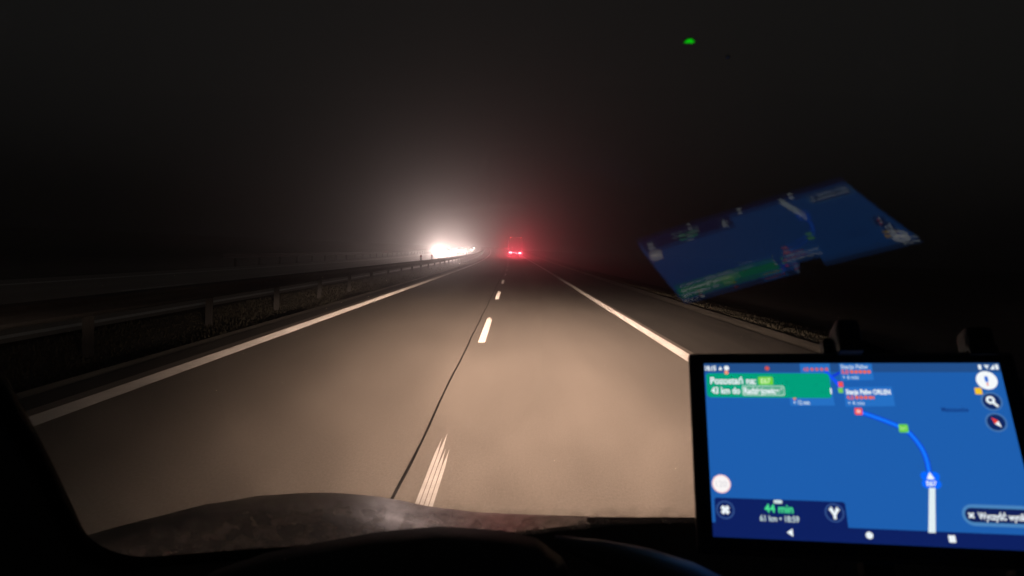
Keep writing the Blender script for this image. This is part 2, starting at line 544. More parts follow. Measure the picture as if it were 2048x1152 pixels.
def beam_pattern(n, e):
    """dipped-beam optics: strong towards the cut-off, fading to the bumper and the sides, nearly nothing above"""
    tc = n.nodes.new('ShaderNodeTexCoord')
    sp = n.nodes.new('ShaderNodeSeparateXYZ')
    n.links.new(tc.outputs['Normal'], sp.inputs[0])
    def mth(op, a, b=None, c=None):
        k = n.nodes.new('ShaderNodeMath'); k.operation = op
        for i, v in enumerate((a, b, c)):
            if v is None: continue
            if isinstance(v, (int, float)): k.inputs[i].default_value = v
            else: n.links.new(v, k.inputs[i])
        return k.outputs[0]
    az = mth('ABSOLUTE', sp.outputs[2])
    sgn = mth('SIGN', sp.outputs[2])                       # direction may come as -Z or +Z
    a = mth('MULTIPLY', mth('DIVIDE', sp.outputs[1], az), BEAM_SIGN)   # tangent below the horizon
    th = mth('DIVIDE', sp.outputs[0], az)
    ap = mth('MAXIMUM', a, 0.0)
    s = mth('DIVIDE', 1.0, mth('ADD', 1.0, mth('POWER', mth('DIVIDE', ap, 0.065), 3.15)))
    mr = n.nodes.new('ShaderNodeMapRange'); mr.interpolation_type = 'SMOOTHSTEP'
    n.links.new(a, mr.inputs[0])
    mr.inputs['From Min'].default_value = 0.010
    mr.inputs['From Max'].default_value = 0.044
    mr.inputs['To Min'].default_value = 0.008
    mr.inputs['To Max'].default_value = 1.0
    lat = mth('EXPONENT', mth('MULTIPLY', mth('POWER', mth('ABSOLUTE', mth('DIVIDE', th, mth('ADD', mth('MULTIPLY_ADD', ap, 1.75, 0.135), mth('MULTIPLY', mth('GREATER_THAN', th, 0.0), 0.09)))), 2.0), -1.0))
    lat = mth('ADD', mth('MULTIPLY', lat, 0.985), 0.006)
    # streaks and hot spots of the reflector
    cb = n.nodes.new('ShaderNodeCombineXYZ')
    n.links.new(mth('MULTIPLY', th, 5.0), cb.inputs[0]); n.links.new(mth('MULTIPLY', mth('LOGARITHM', mth('ADD', ap, 0.02), 2.718), 1.6), cb.inputs[1])
    nz = n.nodes.new('ShaderNodeTexNoise'); nz.inputs['Scale'].default_value = 1.0; nz.inputs['Detail'].default_value = 2.0
    n.links.new(cb.outputs[0], nz.inputs['Vector'])
    hot = mth('MULTIPLY_ADD', nz.outputs[0], 0.8, 0.60)
    n.links.new(mth('MULTIPLY', mth('MULTIPLY', mth('MULTIPLY', s, mr.outputs[0]), lat), hot), e.inputs[1])
BEAM_SIGN = -1.0

# ------------------------------------------------------------------ own car: cabin, windscreen, bonnet
WO = Vector((0.2193623, 0.50771547, 1.69734889))
WN = Vector((0.05974188, -0.7228059, -0.68846389))       # towards the cabin
WU = Vector((0.99660167, 0.08237184, 0.0))
WV = Vector((0.05671004, -0.68612426, 0.72527062))
def ws(u, v, wd=0.0):
    return WO + WU * u + WV * v + WN * (0.1712 * u * u / 2 + 0.4922 * v * v / 2 + 0.01296 * u * v + wd)

car = empty('own_car', (0.28, 1.0, 0))
tag(car, 'dark car interior and bonnet seen from the driver seat', 'car')
CO = car.location.copy()
def cpart(o):
    o.parent = car
    o.matrix_parent_inverse = Matrix.Translation(-CO)
    return o

us, vs = lin(-0.70, 0.90, 49), lin(-0.53, 0.30, 33)
vv = [ws(u, v, 0) for v in vs for u in us] + [ws(u, v, -0.0028) for v in vs for u in us]
n = len(us); N = n * len(vs)
ff = []
for j in range(len(vs) - 1):
    for i in range(n - 1):
        a = j * n + i
        ff += [(a, a + 1, a + n + 1, a + n), (N + a, N + a + n, N + a + n + 1, N + a + 1)]
for i in range(n - 1):
    ff += [(i, N + i, N + i + 1, i + 1), (N - n + i, N - n + i + 1, 2 * N - n + i + 1, 2 * N - n + i)]
for j in range(len(vs) - 1):
    a = j * n
    ff += [(a, a + n, N + a + n, N + a), (a + n - 1, N + a + n - 1, N + a + 2 * n - 1, a + 2 * n - 1)]
cpart(mesh('windscreen', vv, ff, M['windscreen'], smooth=True))

# frame round the glass: rubber seal, then pillars, header
U0, U1, V0, V1 = -0.612, 0.80, -0.447, 0.235
def rrect(off, rad, nseg=8, per=14):
    u0, u1, v0, v1 = U0 - off, U1 + off, V0 - off, V1 + off
    r = rad + off
    pts = []
    for cx, cy_, a0 in ((u0 + r, v0 + r, 180), (u1 - r, v0 + r, 270), (u1 - r, v1 - r, 0), (u0 + r, v1 - r, 90)):
        for k in range(nseg + 1):
            t = R(a0 + 90 * k / nseg)
            pts.append((cx + r * math.cos(t), cy_ + r * math.sin(t)))
        # straight run is subdivided so that it follows the curved pane
        nxt = None
    res = []
    m_ = len(pts)
    for i in range(m_):
        a, b = pts[i], pts[(i + 1) % m_]
        d = math.hypot(b[0] - a[0], b[1] - a[1])
        res.append(a)
        if (i % (nseg + 1)) == nseg:
            for q in range(1, per):
                res.append((a[0] + (b[0] - a[0]) * q / per, a[1] + (b[1] - a[1]) * q / per))
    return res
def ring(name, loops, mt, keep=None):
    """loops: list of (offset, height towards cabin); keep(u, v) chooses which pieces of the ring belong here"""
    base = rrect(0, 0.055)
    L = [[ws(u, v, hgt) for u, v in rrect(off, 0.055)] for off, hgt in loops]
    m_ = len(base)
    v = []; f = []
    for l in L: v += l
    for a in range(len(L) - 1):
        for i in range(m_):
            if keep and not keep(*base[i], *base[(i + 1) % m_]): continue
            j = (i + 1) % m_
            f.append((a * m_ + i, a * m_ + j, (a + 1) * m_ + j, (a + 1) * m_ + i))
    used = sorted({i for q in f for i in q})
    ix = {a: b for b, a in enumerate(used)}
    o = mesh(name, [v[i] for i in used], [tuple(ix[i] for i in q) for q in f], mt, smooth=True)
    return cpart(o)
ring('rubber_seal', [(0.0, 0.001), (-0.001, 0.010), (0.006, 0.013), (0.012, 0.010)], M['rubber'])
prof = [(0.011, 0.004), (0.013, 0.020), (0.03, 0.030), (0.065, 0.032), (0.10, 0.015), (0.12, -0.03)]
ring('pillar_trim', prof, M['pillar'], lambda a, b, c, d: (a + c) / 2 < U0 + 0.06 and (b + d) / 2 > V0 + 0.01)
ring('pillar_trim', prof, M['pillar'], lambda a, b, c, d: (a + c) / 2 > U1 - 0.06 and (b + d) / 2 > V0 + 0.01)
ring('roof_header', prof, M['pillar'], lambda a, b, c, d: (b + d) / 2 > V1 - 0.02 and U0 + 0.06 <= (a + c) / 2 <= U1 - 0.06)
ring('cowl_trim', prof, M['dash'], lambda a, b, c, d: (b + d) / 2 <= V0 + 0.01)

# roof lining and door panels close the cabin
def lining(x, t):
    p = ws((x - 0.22), V1 + 0.10, 0.0)
    return Vector((p.x, p.y - t, p.z + 0.015 + 0.05 * math.sin(min(1, t / 1.2) * math.pi / 2)))
cpart(grid('roof_lining', lining, lin(-0.50, 1.15, 12), lin(0, 1.6, 9), M['pillar']))
for sx in (-0.56, 1.16):
    b = MB().box(sx - 0.04, sx + 0.04, -1.2, 0.70, 0.55, 1.30, 0.02)
    cpart(b.build('door_panel', M['dash'], smooth=False))
    b = MB().box(sx - 0.025, sx + 0.025, -0.95, -0.80, 1.30, 1.86, 0.012)
    cpart(b.build('door_pillar', M['pillar']))

# dashboard
def dash_pt(u, t):
    e = min(1, max(0, (u + 0.27) / 0.27)); e = e * e * (3 - 2 * e)
    p = ws(u, -0.447 + 0.027 * e, 0.006)
    p = Vector((p.x, p.y, p.z - 0.004))
    zz = p.z - 0.10 * t - 0.55 * max(0, t - 0.20) ** 1.3
    return Vector((p.x, p.y - t, zz))
cpart(grid('dashboard', dash_pt, lin(-0.68, 0.88, 40), lin(-0.02, 0.42, 20), M['dash']))
arch = [(-0.285, 1.33), (-0.262, 1.362), (-0.23, 1.384), (-0.19, 1.400), (-0.15, 1.410), (-0.10, 1.4215), (-0.05, 1.4285), (0.0, 1.4275), (0.028, 1.4225), (0.050, 1.408), (0.066, 1.380), (0.075, 1.33)]
def binn(i, t):
    x, z = arch[i]
    cxx = -0.10
    prof_ = [(0.650, 0.86, -0.066), (0.632, 0.95, -0.048), (0.605, 0.99, -0.026), (0.56, 1.0, -0.004), (0.52, 1.0, 0.002), (0.47, 0.99, -0.010), (0.462, 0.95, -0.022), (0.475, 0.92, -0.03), (0.55, 0.90, -0.045)]
    yy, s, dz = prof_[t]
    return Vector((cxx + (x - cxx) * s, yy, z + dz))
cpart(grid('instrument_cowl', binn, list(range(len(arch))), list(range(9)), M['dash']))
# pale trim of the centre console, catching the tablet's light
tr = [(0.035, 0.430, 1.482, 0.004), (0.07, 0.432, 1.473, 0.010), (0.10, 0.436, 1.463, 0.014), (0.13, 0.440, 1.452, 0.016), (0.155, 0.446, 1.440, 0.015), (0.18, 0.455, 1.425, 0.012)]
def trim_pt(i, k):
    x, yy, z, r = tr[i]
    a = math.pi * 2 * k / 12
    return Vector((x - 0.4 * r * math.sin(a), yy + r * math.cos(a), z - 0.012 + r * math.sin(a)))
cpart(grid('console_trim', trim_pt, list(range(len(tr))), list(range(13)), M['trim']))
cpart(MB().box(0.02, 0.42, 0.40, 0.56, 1.12, 1.335, 0.02).build('centre_console', M['dash']))

# bonnet: its outline against the road, from the left wing to the middle
sil = [(-0.85, 0.95), (-0.77, 1.043), (-0.726, 1.070), (-0.658, 1.104), (-0.56, 1.133), (-0.464, 1.152), (-0.366, 1.162), (-0.278, 1.161), (-0.219, 1.154), (-0.15, 1.143), (-0.052, 1.135), (0.093, 1.136), (0.376, 1.142), (0.64, 1.150), (0.86, 1.160), (1.02, 1.150), (1.16, 1.120), (1.25, 1.08), (1.31, 1.03), (1.38, 0.94)]
def zs(x):
    for (a, za), (b, zb) in zip(sil, sil[1:]):
        if a <= x <= b:
            t = (x - a) / (b - a); t = t * t * (3 - 2 * t) * 0.5 + t * 0.5
            return za + (zb - za) * t
    return 0.6
XH = 0.28
def bonnet_pt(x, y):
    k = 1.0
    xx = XH + (x - XH) * k
    z = zs(x)
    if y < 1.35: z += 0.255 * (1.35 - max(y, 1.04)) + 0.10 * max(0, 1.04 - y)
    else: z -= 0.45 * (y - 1.35) ** 1.6 + 0.26 * (y - 1.35)
    return Vector((xx, y, max(z, 0.45)))
bx = lin(-0.80, -0.4, 17) + lin(-0.36, 0.92, 26) + lin(0.96, 1.34, 14)
by = lin(0.80, 1.30, 11) + lin(1.35, 1.95, 10) + [ 2.01, 2.06, 2.12, 2.17]
cpart(grid('bonnet', bonnet_pt, bx, by, M['bonnet']))
# scuttle between bonnet and glass
def scut(u, t):
    a = ws(u, -0.50, -0.012)
    b = bonnet_pt(min(1.3, max(-0.75, a.x)), 0.84)
    return a + (b - a) * t + Vector((0, 0, 0.012 * math.sin(t * math.pi)))
cpart(grid('scuttle', scut, lin(-0.66, 0.88, 30), lin(0, 1, 5), M['darkplastic']))
for (ua, ub, va, vb) in ((-0.10, 0.34, -0.446, -0.444), (0.20, 0.72, -0.452, -0.450)):
    pts = [ws(ua + (ub - ua) * t / 12, va + (vb - va) * t / 12, -0.016) for t in range(13)]
    wb = cpart(MB().tube(pts, 0.0032, 8).build('wiper_blade', M['rubber']))
    arm = [ws(ua + (ub - ua) * 0.5, (va + vb) / 2, -0.025), ws(ub - 0.06, (va + vb) / 2 - 0.03, -0.035), ws(ub + 0.06, -0.50, -0.03)]
    cpart(MB().tube(arm, 0.006, 8).build('wiper_arm', M['darkplastic']))
# nose with the two headlights (below the bonnet's edge)
nose = MB().box(-0.55, 1.11, 1.95, 2.16, 0.30, 0.62, 0.05)
cpart(nose.build('front_bumper', M['cardark']))
def headlamp(x):
    h = cpart(MB().dome((x, 2.165, 0.72), (0, 1, 0), 0.085, 0.05).build('headlight', M['lens_front'], smooth=True))
    L = bpy.data.lights.new('low_beam', 'SPOT')
    L.energy = OWN_LAMP
    L.spot_size = R(150)
    L.spot_blend = 0.3
    L.shadow_soft_size = 0.04
    lamp_nodes(L, (1.0, 0.67, 0.515), beam_pattern)
    o = link(bpy.data.objects.new('low_beam', L), h)
    o.matrix_parent_inverse = Matrix.Identity(4)
    o.location = (x, 2.25, 0.74)
    o.rotation_euler = (R(90), 0, 0)
    return h
headlamp(-0.36); headlamp(0.92)

# green pilot light and a pale speck high on the glass
Rm = Matrix((WU, WV, WN)).transposed().to_4x4()
led = empty('indicator_light', ws(-0.1308, 0.1130, 0.0003))
tag(led, 'tiny green pilot light glowing high on the windscreen', 'light')
led.rotation_euler = Rm.to_euler()
outl = [(-0.0029, -0.0010), (0.0024, -0.0007), (0.0031, 0.0003), (0.0006, 0.0017), (-0.0015, 0.0010)]
lb = MB()
lb.add([(x * 1.12, y_ * 1.15, 0) for x, y_ in outl] + [(x * 1.12, y_ * 1.15, 0.0012) for x, y_ in outl], [(4, 3, 2, 1, 0), (5, 6, 7, 8, 9)] + [(k, (k + 1) % 5, 5 + (k + 1) % 5, 5 + k) for k in range(5)])
lb.build('housing', M['housing'], led)
lb = MB()
lb.add([(x, y_, 0.0013) for x, y_ in outl] + [(-0.0004, -0.0001, 0.0021), (0.0008, 0.0004, 0.0022)], [(0, 1, 5), (1, 6, 5), (1, 2, 6), (2, 3, 6), (3, 4, 6), (4, 5, 6), (4, 0, 5)])
lb.build('lens', M['green_led'], led, smooth=True)
spk = MB().dome((0, 0, 0), (0, 0, 1), 0.0013, 0.0008, 12, 3).build('sticker', M['button_grey'], smooth=True)
spk.matrix_world = Matrix.Translation(ws(-0.1045, 0.1043, 0.0004)) @ Rm
tag(spk, 'faint pale dot on the windscreen, right of the green light', 'sticker')

# ------------------------------------------------------------------ tablet
TX = Vector((0.9778473, -0.19428963, 0.07788579))
TY = Vector((0.02314709, 0.47017699, 0.88226856))
TZ = Vector((-0.20803574, -0.8609211, 0.46425854))
T0 = Vector((0.15979474, 0.57426597, 1.56464613))           # top left corner of the lit screen
TROT = Matrix((TX, TY, TZ)).transposed().to_4x4()
SW, SH = 216.5, 134.67
tab = empty('tablet', T0 + TX * (SW / 2000) - TY * ((SH + 12) / 1000))
tab.rotation_euler = TROT.to_euler()
tag(tab, 'tablet computer showing a blue night navigation map in a windscreen holder', 'tablet')
def tp(u, v, layer=0):
    return Vector(((u - SW / 2) / 1000, (SH + 12 - v) / 1000, layer * 0.00006))
bz = MB().box(-(SW / 2 + 12) / 1000, (SW / 2 + 12) / 1000, 0, (SH + 21.5) / 1000, -0.0090, -0.0004, 0.003)
body = bz.build('body', M['tablet'], tab)
scr = mesh('screen', [tp(0, 0), tp(SW, 0), tp(SW, SH), tp(0, SH)], [(3, 2, 1, 0)], emit8('screen_map', (30, 94, 174)), tab)
UI = {}
def ui(rgb):
    if rgb not in UI:
        UI[rgb] = emit8('screen_print', rgb)
        UI[rgb].cycles.emission_sampling = 'NONE'
    return UI[rgb]
def flat(name, pts, layer, rgb):
    pts = [tp(u, v, layer) for u, v in pts]
    a = sum(pts[i].x * pts[(i + 1) % len(pts)].y - pts[(i + 1) % len(pts)].x * pts[i].y for i in range(len(pts)))
    idx = list(range(len(pts)))
    if a < 0: idx.reverse()
    return mesh(name, pts, [tuple(idx)], ui(rgb), scr)
def rrp(u0, v0, u1, v1, r, n=6):
    o = []
    for cx, cy_, a0 in ((u0 + r, v0 + r, 180), (u1 - r, v0 + r, 270), (u1 - r, v1 - r, 0), (u0 + r, v1 - r, 90)):
        for k in range(n + 1):
            t = R(a0 + 90 * k / n); o.append((cx + r * math.cos(t), cy_ + r * math.sin(t)))
    return o
def circ(u, v, r, n=28): return [(u + r * math.cos(math.tau * k / n), v + r * math.sin(math.tau * k / n)) for k in range(n)]
def disc(name, u, v, r, layer, rgb): return flat(name, circ(u, v, r), layer, rgb)
def rect(name, u0, v0, u1, v1, layer, rgb, r=0.0):
    return flat(name, rrp(u0, v0, u1, v1, r) if r else [(u0, v0), (u1, v0), (u1, v1), (u0, v1)], layer, rgb)
def line(name, pts, wd, layer, rgb):
    v = []; f = []
    for i, p in enumerate(pts):
        a, b = pts[max(0, i - 1)], pts[min(len(pts) - 1, i + 1)]
        d = math.hypot(b[0] - a[0], b[1] - a[1]); nx, ny = -(b[1] - a[1]) / d * wd / 2, (b[0] - a[0]) / d * wd / 2
        v += [tp(p[0] + nx, p[1] + ny, layer), tp(p[0] - nx, p[1] - ny, layer)]
        if i: f.append((2 * i - 2, 2 * i - 1, 2 * i + 1, 2 * i))
    return mesh(name, v, f, ui(rgb), scr)
def text(name, body_, u0, u1, vc, hgt, layer, rgb, bold=0.0):
    c = bpy.data.curves.new(name, 'FONT')
    c.body = body_
    c.offset = bold
    o = bpy.data.objects.new(name, c)
    col.objects.link(o)
    dg = bpy.context.evaluated_depsgraph_get()
    me = bpy.data.meshes.new_from_object(o.evaluated_get(dg))
    col.objects.unlink(o)
    bpy.data.objects.remove(o)
    xs = [q.co.x for q in me.vertices]
    x0, x1 = min(xs), max(xs)
    for q in me.vertices:
        p = tp(u0 + (q.co.x - x0) / (x1 - x0) * (u1 - u0), vc + hgt / 2 - q.co.y / 0.70 * hgt, layer)
        q.co = p
    me.materials.clear()
    me.materials.append(ui(rgb))
    me.update()
    return link(bpy.data.objects.new(name, me), scr)
def ringf(name, u, v, r0, r1, layer, rgb, n=32):
    a, b = circ(u, v, r0, n), circ(u, v, r1, n)
    vv = [tp(*p, layer) for p in a + b]
    return mesh(name, vv, [(k, n + k, n + (k + 1) % n, (k + 1) % n) for k in range(n)], ui(rgb), scr)

WHITE, NAVY, CARD, GREEN = (238, 246, 250), (14, 32, 96), (38, 112, 196), (2, 158, 122)
rect('status_bar', 0, 0, SW, 7.4, 1, (34, 78, 138))
# cards under the banner
flat('place_card', [(73.8, 0.4), (96.3, 0.4), (95.6, 16), (73.6, 16)], 2, CARD)
text('card_text', '4,8', 76, 80, 5.0, 3.0, 3, (214, 92, 84), .03)
for i in range(4): disc('rating_dot', 82.6 + i * 3.6, 5.0, 1.25, 3, (214, 92, 84))
flat('place_card', [(63.5, 20), (95.2, 20), (96.1, 34.4), (63.6, 34.8)], 2, CARD)
text('card_text', '+ 12 min', 66, 78, 32.2, 3.4, 3, (206, 226, 240), .02)
disc('rating_dot', 67.2, 29.2, 1.2, 3, (226, 130, 110))
# the small far end of the route
line('route_line', [(92, 7), (95.3, 10.5), (98.5, 14.6), (102.2, 20.5)], 2.6, 4, (24, 84, 250))
line('route_line', [(95.1, 12.2), (103.0, 7.6)], 2.0, 4, (20, 60, 214))
rect('marker', 100.5, 15.4, 104.0, 19.6, 5, (240, 84, 84), 0.6)
rect('marker', 99.9, 20.2, 103.4, 24.4, 6, (116, 206, 84), 0.6)
flat('place_card', [(103.0, 0.4), (126.8, 0.4), (126.6, 13.9), (102.7, 14.5)], 7, CARD)
text('card_text', 'Stacja Paliw', 104.0, 123.8, 2.9, 3.2, 8, (196, 214, 232), .02)
text('card_text', '5,0', 104.0, 109.2, 7.2, 3.2, 8, (236, 98, 76), .03)
for i in range(5): disc('rating_dot', 111.6 + i * 3.1, 7.2, 1.35, 8, (240, 104, 72))
text('card_text', '+ 6 min', 104.4, 116.0, 11.6, 3.2, 8, (190, 214, 238), .01)
flat('place_card', [(104.2, 19.7), (138.6, 19.2), (138.8, 34.5), (103.6, 35.3)], 7, CARD)
text('card_text', 'Stacja Paliw ORLEN', 105.2, 137.0, 23.4, 3.7, 8, WHITE, .035)
text('card_text', '4,5', 105.2, 110.2, 27.9, 3.2, 8, (236, 98, 76), .03)
for i in range(4): disc('rating_dot', 112.6 + i * 3.2, 27.9, 1.35, 8, (240, 104, 72))
flat('rating_dot', [(125.0 + 1.3 * math.cos(R(a)), 27.9 + 1.35 * math.sin(R(a))) for a in range(90, 271, 20)], 8, (240, 104, 72))
text('card_text', '+ 4 min', 105.6, 117.4, 32.3, 3.2, 8, (190, 214, 238), .01)
# green instruction banner
rect('banner', 1.2, 8.6, 94.6, 28.6, 9, GREEN, 2.6)
text('banner_text', 'Pozostań na:', 4.2, 39.4, 14.7, 5.6, 10, WHITE, .025)
rect('road_badge', 41.0, 11.4, 52.4, 18.2, 10, (108, 208, 62), 1.2)
text('badge_text', 'E67', 43.0, 50.4, 14.9, 4.2, 11, (214, 246, 186), .02)
text('banner_text', '43 km do', 4.6, 26.6, 22.9, 5.4, 10, WHITE, .025)
rect('town_box', 28.4, 18.9, 60.2, 27.0, 10, (206, 240, 224), 1.4)
rect('town_box', 28.9, 19.4, 59.7, 26.5, 11, (84, 168, 138), 1.1)
text('banner_text', 'Radziejowice', 29.6, 56.2, 23.0, 5.0, 12, WHITE, .03)
text('banner_text', '↑', 57.0, 59.0, 23.0, 4.2, 12, WHITE, .02)
rect('icon', 93.9, 20.6, 95.0, 25.4, 10, WHITE, .5)
# status icons
text('clock_text', '18:15', 0.6, 9.2, 4.3, 3.8, 12, WHITE, .035)
flat('icon', [(11.0, 5.8), (12.6, 2.6), (14.2, 5.8)], 12, WHITE)
disc('icon', 17.4, 4.2, 2.0, 12, WHITE)
rect('icon', 15.6, 6.4, 18.6, 9.4, 13, (244, 150, 120), .6)
disc('icon', 48.7, 4.4, 1.7, 12, (206, 82, 74))
rect('icon', 201.4, 1.6, 203.4, 5.4, 12, WHITE, .4)
flat('icon', [(205.2, 1.8), (209.0, 1.8), (207.1, 5.4)], 12, (220, 230, 240))
flat('icon', [(209.0, 5.4), (212.2, 1.4), (212.2, 5.4)], 12, WHITE)
rect('icon', 213.0, 1.4, 215.0, 5.4, 12, WHITE, .4)
# main route
rt = [(112.3, 38.9), (119.5, 41.6), (126.7, 44.5), (134.5, 47.9), (141.9, 51.5), (146.2, 55.8), (149.3, 60.8), (151.8, 65.8), (153.3, 71.0), (154.0, 76.5), (154.1, 86.0)]
line('route_line', rt, 3.6, 4, (10, 48, 224))
line('route_line', rt, 2.3, 5, (22, 122, 255))
rect('marker', 109.6, 36.2, 115.0, 41.6, 6, (244, 82, 84), .8)
rect('icon', 110.9, 37.7, 113.7, 40.1, 7, (250, 190, 186), .4)
rect('marker', 138.6, 48.4, 145.2, 54.6, 6, (104, 206, 70), .8)
text('badge_text', 'E67', 139.6, 144.2, 51.5, 2.4, 7, (176, 236, 140), .02)
text('map_text', 'Mszczonów', 170.4, 188.8, 36.6, 3.4, 2, (18, 58, 128), .03)
for a in ((151.0, 86.4), (157.2, 86.4), (151.0, 91.8), (157.4, 91.8)): disc('marker', *a, 3.3, 6, (8, 104, 255))
rect('marker', 151.0, 84.0, 157.3, 94.0, 7, (8, 104, 255))
flat('arrow', [(151.6, 88.3), (154.2, 83.4), (156.8, 88.3), (154.2, 88.9)], 8, WHITE)
text('badge_text', 'E67', 150.8, 157.6, 91.6, 3.2, 8, WHITE, .03)
flat('travelled_line', [(152.0, 94.6), (156.1, 94.6), (151.0, 125.6), (146.4, 125.6)], 5, (226, 240, 244))
# round buttons at the right
disc('button', 205.2, 13.9, 7.2, 9, (246, 250, 252))
rect('icon', 203.9, 10.6, 206.3, 15.4, 10, (46, 110, 214), 1.1)
rect('icon', 204.7, 15.8, 205.7, 18.0, 10, (226, 74, 66))
rect('marker', 195.6, 19.8, 200.4, 24.8, 8, (246, 196, 44), .5)
for (u, v) in ((205.3, 30.2), (205.1, 46.0)):
    ringf('button', u, v, 6.0, 7.2, 9, (70, 116, 176))
    disc('button', u, v, 6.05, 8, (16, 40, 96))
ringf('icon', 204.6, 29.2, 1.3, 3.0, 10, WHITE)
line('icon', [(206.2, 31.2), (208.8, 34.2)], 1.9, 10, WHITE)
flat('icon', [(202.4, 42.4), (206.8, 45.0), (204.0, 47.2)], 10, (238, 66, 54))
flat('icon', [(206.8, 45.0), (208.0, 49.8), (204.0, 47.2)], 10, WHITE)
# speed limit disc
disc('speed_sign', 8.0, 96.4, 6.9, 8, (246, 206, 208))
disc('speed_sign', 8.0, 96.4, 5.9, 9, (250, 246, 246))
text('speed_text', '120', 4.0, 12.0, 96.4, 4.4, 10, (216, 214, 218), .0)
# trip panel and navigation bar
rect('trip_panel', 2.2, 106.6, 94.2, 130, 3, NAVY, 2.0)
rect('navigation_bar', 0, 124.6, SW, SH, 4, NAVY)
for (u, v) in ((9.7, 115.4), (86.0, 114.6)):
    ringf('button', u, v, 5.6, 6.6, 9, (52, 82, 142))
    disc('button', u, v, 5.65, 8, (16, 34, 92))
line('icon', [(7.3, 113.0), (12.1, 117.8)], 2.7, 10, WHITE)
line('icon', [(12.1, 113.0), (7.3, 117.8)], 2.7, 11, WHITE)
line('icon', [(86.0, 119.0), (86.0, 116.2), (83.8, 112.4)], 2.0, 10, WHITE)
line('icon', [(86.0, 119.0), (86.0, 116.2), (88.2, 112.4)], 2.0, 11, WHITE)
flat('icon', [(82.0, 112.8), (84.2, 110.2), (85.8, 113.6)], 12, WHITE)
flat('icon', [(86.2, 113.6), (87.8, 110.2), (90.0, 112.8)], 12, WHITE)
rect('panel_handle', 44.6, 106.9, 50.6, 109.4, 9, (208, 226, 226), .8)
text('trip_text', '44 min', 37.8, 57.8, 113.0, 5.8, 10, (74, 226, 146), .025)
text('trip_text', '61 km • 18:59', 34.0, 61.2, 120.2, 4.2, 10, (206, 226, 226), .015)
flat('icon', [(51.8, 129.6), (56.0, 126.9), (56.0, 132.3)], 9, WHITE)
disc('icon', 107.5, 129.2, 2.4, 9, WHITE)
rect('icon', 158.6, 126.8, 163.0, 131.6, 9, WHITE, .5)
rect('clear_button', 170.2, 105.2, 216.3, 119.8, 8, (74, 132, 190), 7.2)
rect('clear_button', 172.0, 107.6, 214.4, 117.4, 9, (18, 32, 86), 4.8)
line('icon', [(174.3, 111.2), (177.5, 114.5)], 1.2, 10, WHITE)
line('icon', [(177.5, 111.2), (174.3, 114.5)], 1.2, 11, WHITE)
text('button_text', 'Wyczyść wyniki', 180.2, 211.0, 112.9, 4.6, 10, WHITE, .03)

# ------------------------------------------------------------------ tablet holder
hold = empty('tablet_holder', tab.location.copy())
hold.rotation_euler = TROT.to_euler()
tag(hold, 'black clamp holder with arm and suction cup gripping the tablet', 'holder')
def tl(u, v, z): return Vector(((u - SW / 2) / 1000, (SH + 12 - v) / 1000, z))
def jaw(u, wd, up, fwd, lip):
    b = MB()
    a = tl(u, -9.6, 0)
    b.box(a.x - wd / 2, a.x + wd / 2, a.y + 0.0005, a.y + up, -0.020, fwd, 0.0055)
    if lip:
        b.box(a.x - wd / 2, a.x + wd / 2, a.y - 0.004, a.y + 0.004, 0.0008, fwd, 0.0012)
    return b.build('clamp_jaw', M['darkplastic'], hold)
jaw(111, 0.018, 0.024, 0.013, True)
jaw(207, 0.020, 0.020, 0.004, True)
a, b = tl(96, -9.6, 0), tl(156, -9.6, 0)
MB().add([(a.x, a.y - .02, -0.012), (b.x, a.y - .02, -0.012), (b.x, a.y + 0.001, -0.012), (a.x + 0.022, a.y + 0.018, -0.012), (a.x, a.y + 0.016, -0.012),
          (a.x, a.y - .02, -0.024), (b.x, a.y - .02, -0.024), (b.x, a.y + 0.001, -0.024), (a.x + 0.022, a.y + 0.018, -0.024), (a.x, a.y + 0.016, -0.024)],
         [(0, 1, 2, 3, 4), (9, 8, 7, 6, 5), (0, 5, 6, 1), (1, 6, 7, 2), (2, 7, 8, 3), (3, 8, 9, 4), (4, 9, 5, 0)]).build('clamp_bracket', M['darkplastic'], hold)
MB().box(-0.075, 0.075, 0.035, 0.115, -0.016, -0.0093, 0.003).build('back_plate', M['darkplastic'], hold)
for u in (110, 206):
    a = tl(u, SH + 12, 0)
    MB().box(a.x - 0.010, a.x + 0.010, a.y - 0.010, a.y - 0.0004, -0.016, 0.005, 0.002).build('clamp_jaw', M['darkplastic'], hold)
inv = (Matrix.Translation(hold.location) @ TROT).inverted()
cup_c = ws(0.30, -0.330, 0.0)
cup = inv @ cup_c
nn = inv.to_3x3() @ WN
MB().cyl(cup + nn * 0.0008, cup + nn * 0.012, 0.036, 0.030, 24).cyl(cup + nn * 0.012, cup + nn * 0.020, 0.022, 0.018, 20).build('suction_cup', M['darkplastic'], hold)
MB().tube([cup + nn * 0.018, cup * 0.55 + Vector((0.0, 0.07, -0.018)) * 0.45, Vector((0.0, 0.07, -0.014))], 0.008, 10).build('arm', M['darkplastic'], hold)

# ------------------------------------------------------------------ vehicles
def wheel(parent, x, y, r, wd, sx):
    t = MB().cyl((x - wd / 2, y, r), (x + wd / 2, y, r), r, None, 24).build('wheel', M['tyre'], parent)
    MB().cyl((x + sx * (wd / 2 + 0.002), y, r), (x + sx * (wd / 2 + 0.02), y, r), r * 0.62, r * 0.52, 20).build('rim', M['rim'], t)

def add_lamp(parent, loc, energy, color, kind='POINT', aim=None, size=0.05, cone=100, blend=0.8):
    L = bpy.data.lights.new('lamp', kind)
    L.energy = energy
    L.color = color
    L.shadow_soft_size = size
    if kind == 'SPOT':
        L.spot_size = R(cone); L.spot_blend = blend
    o = link(bpy.data.objects.new('lamp', L), parent)
    o.location = loc
    if aim: o.rotation_euler = Vector(aim).to_track_quat('-Z', 'Y').to_euler()
    return o

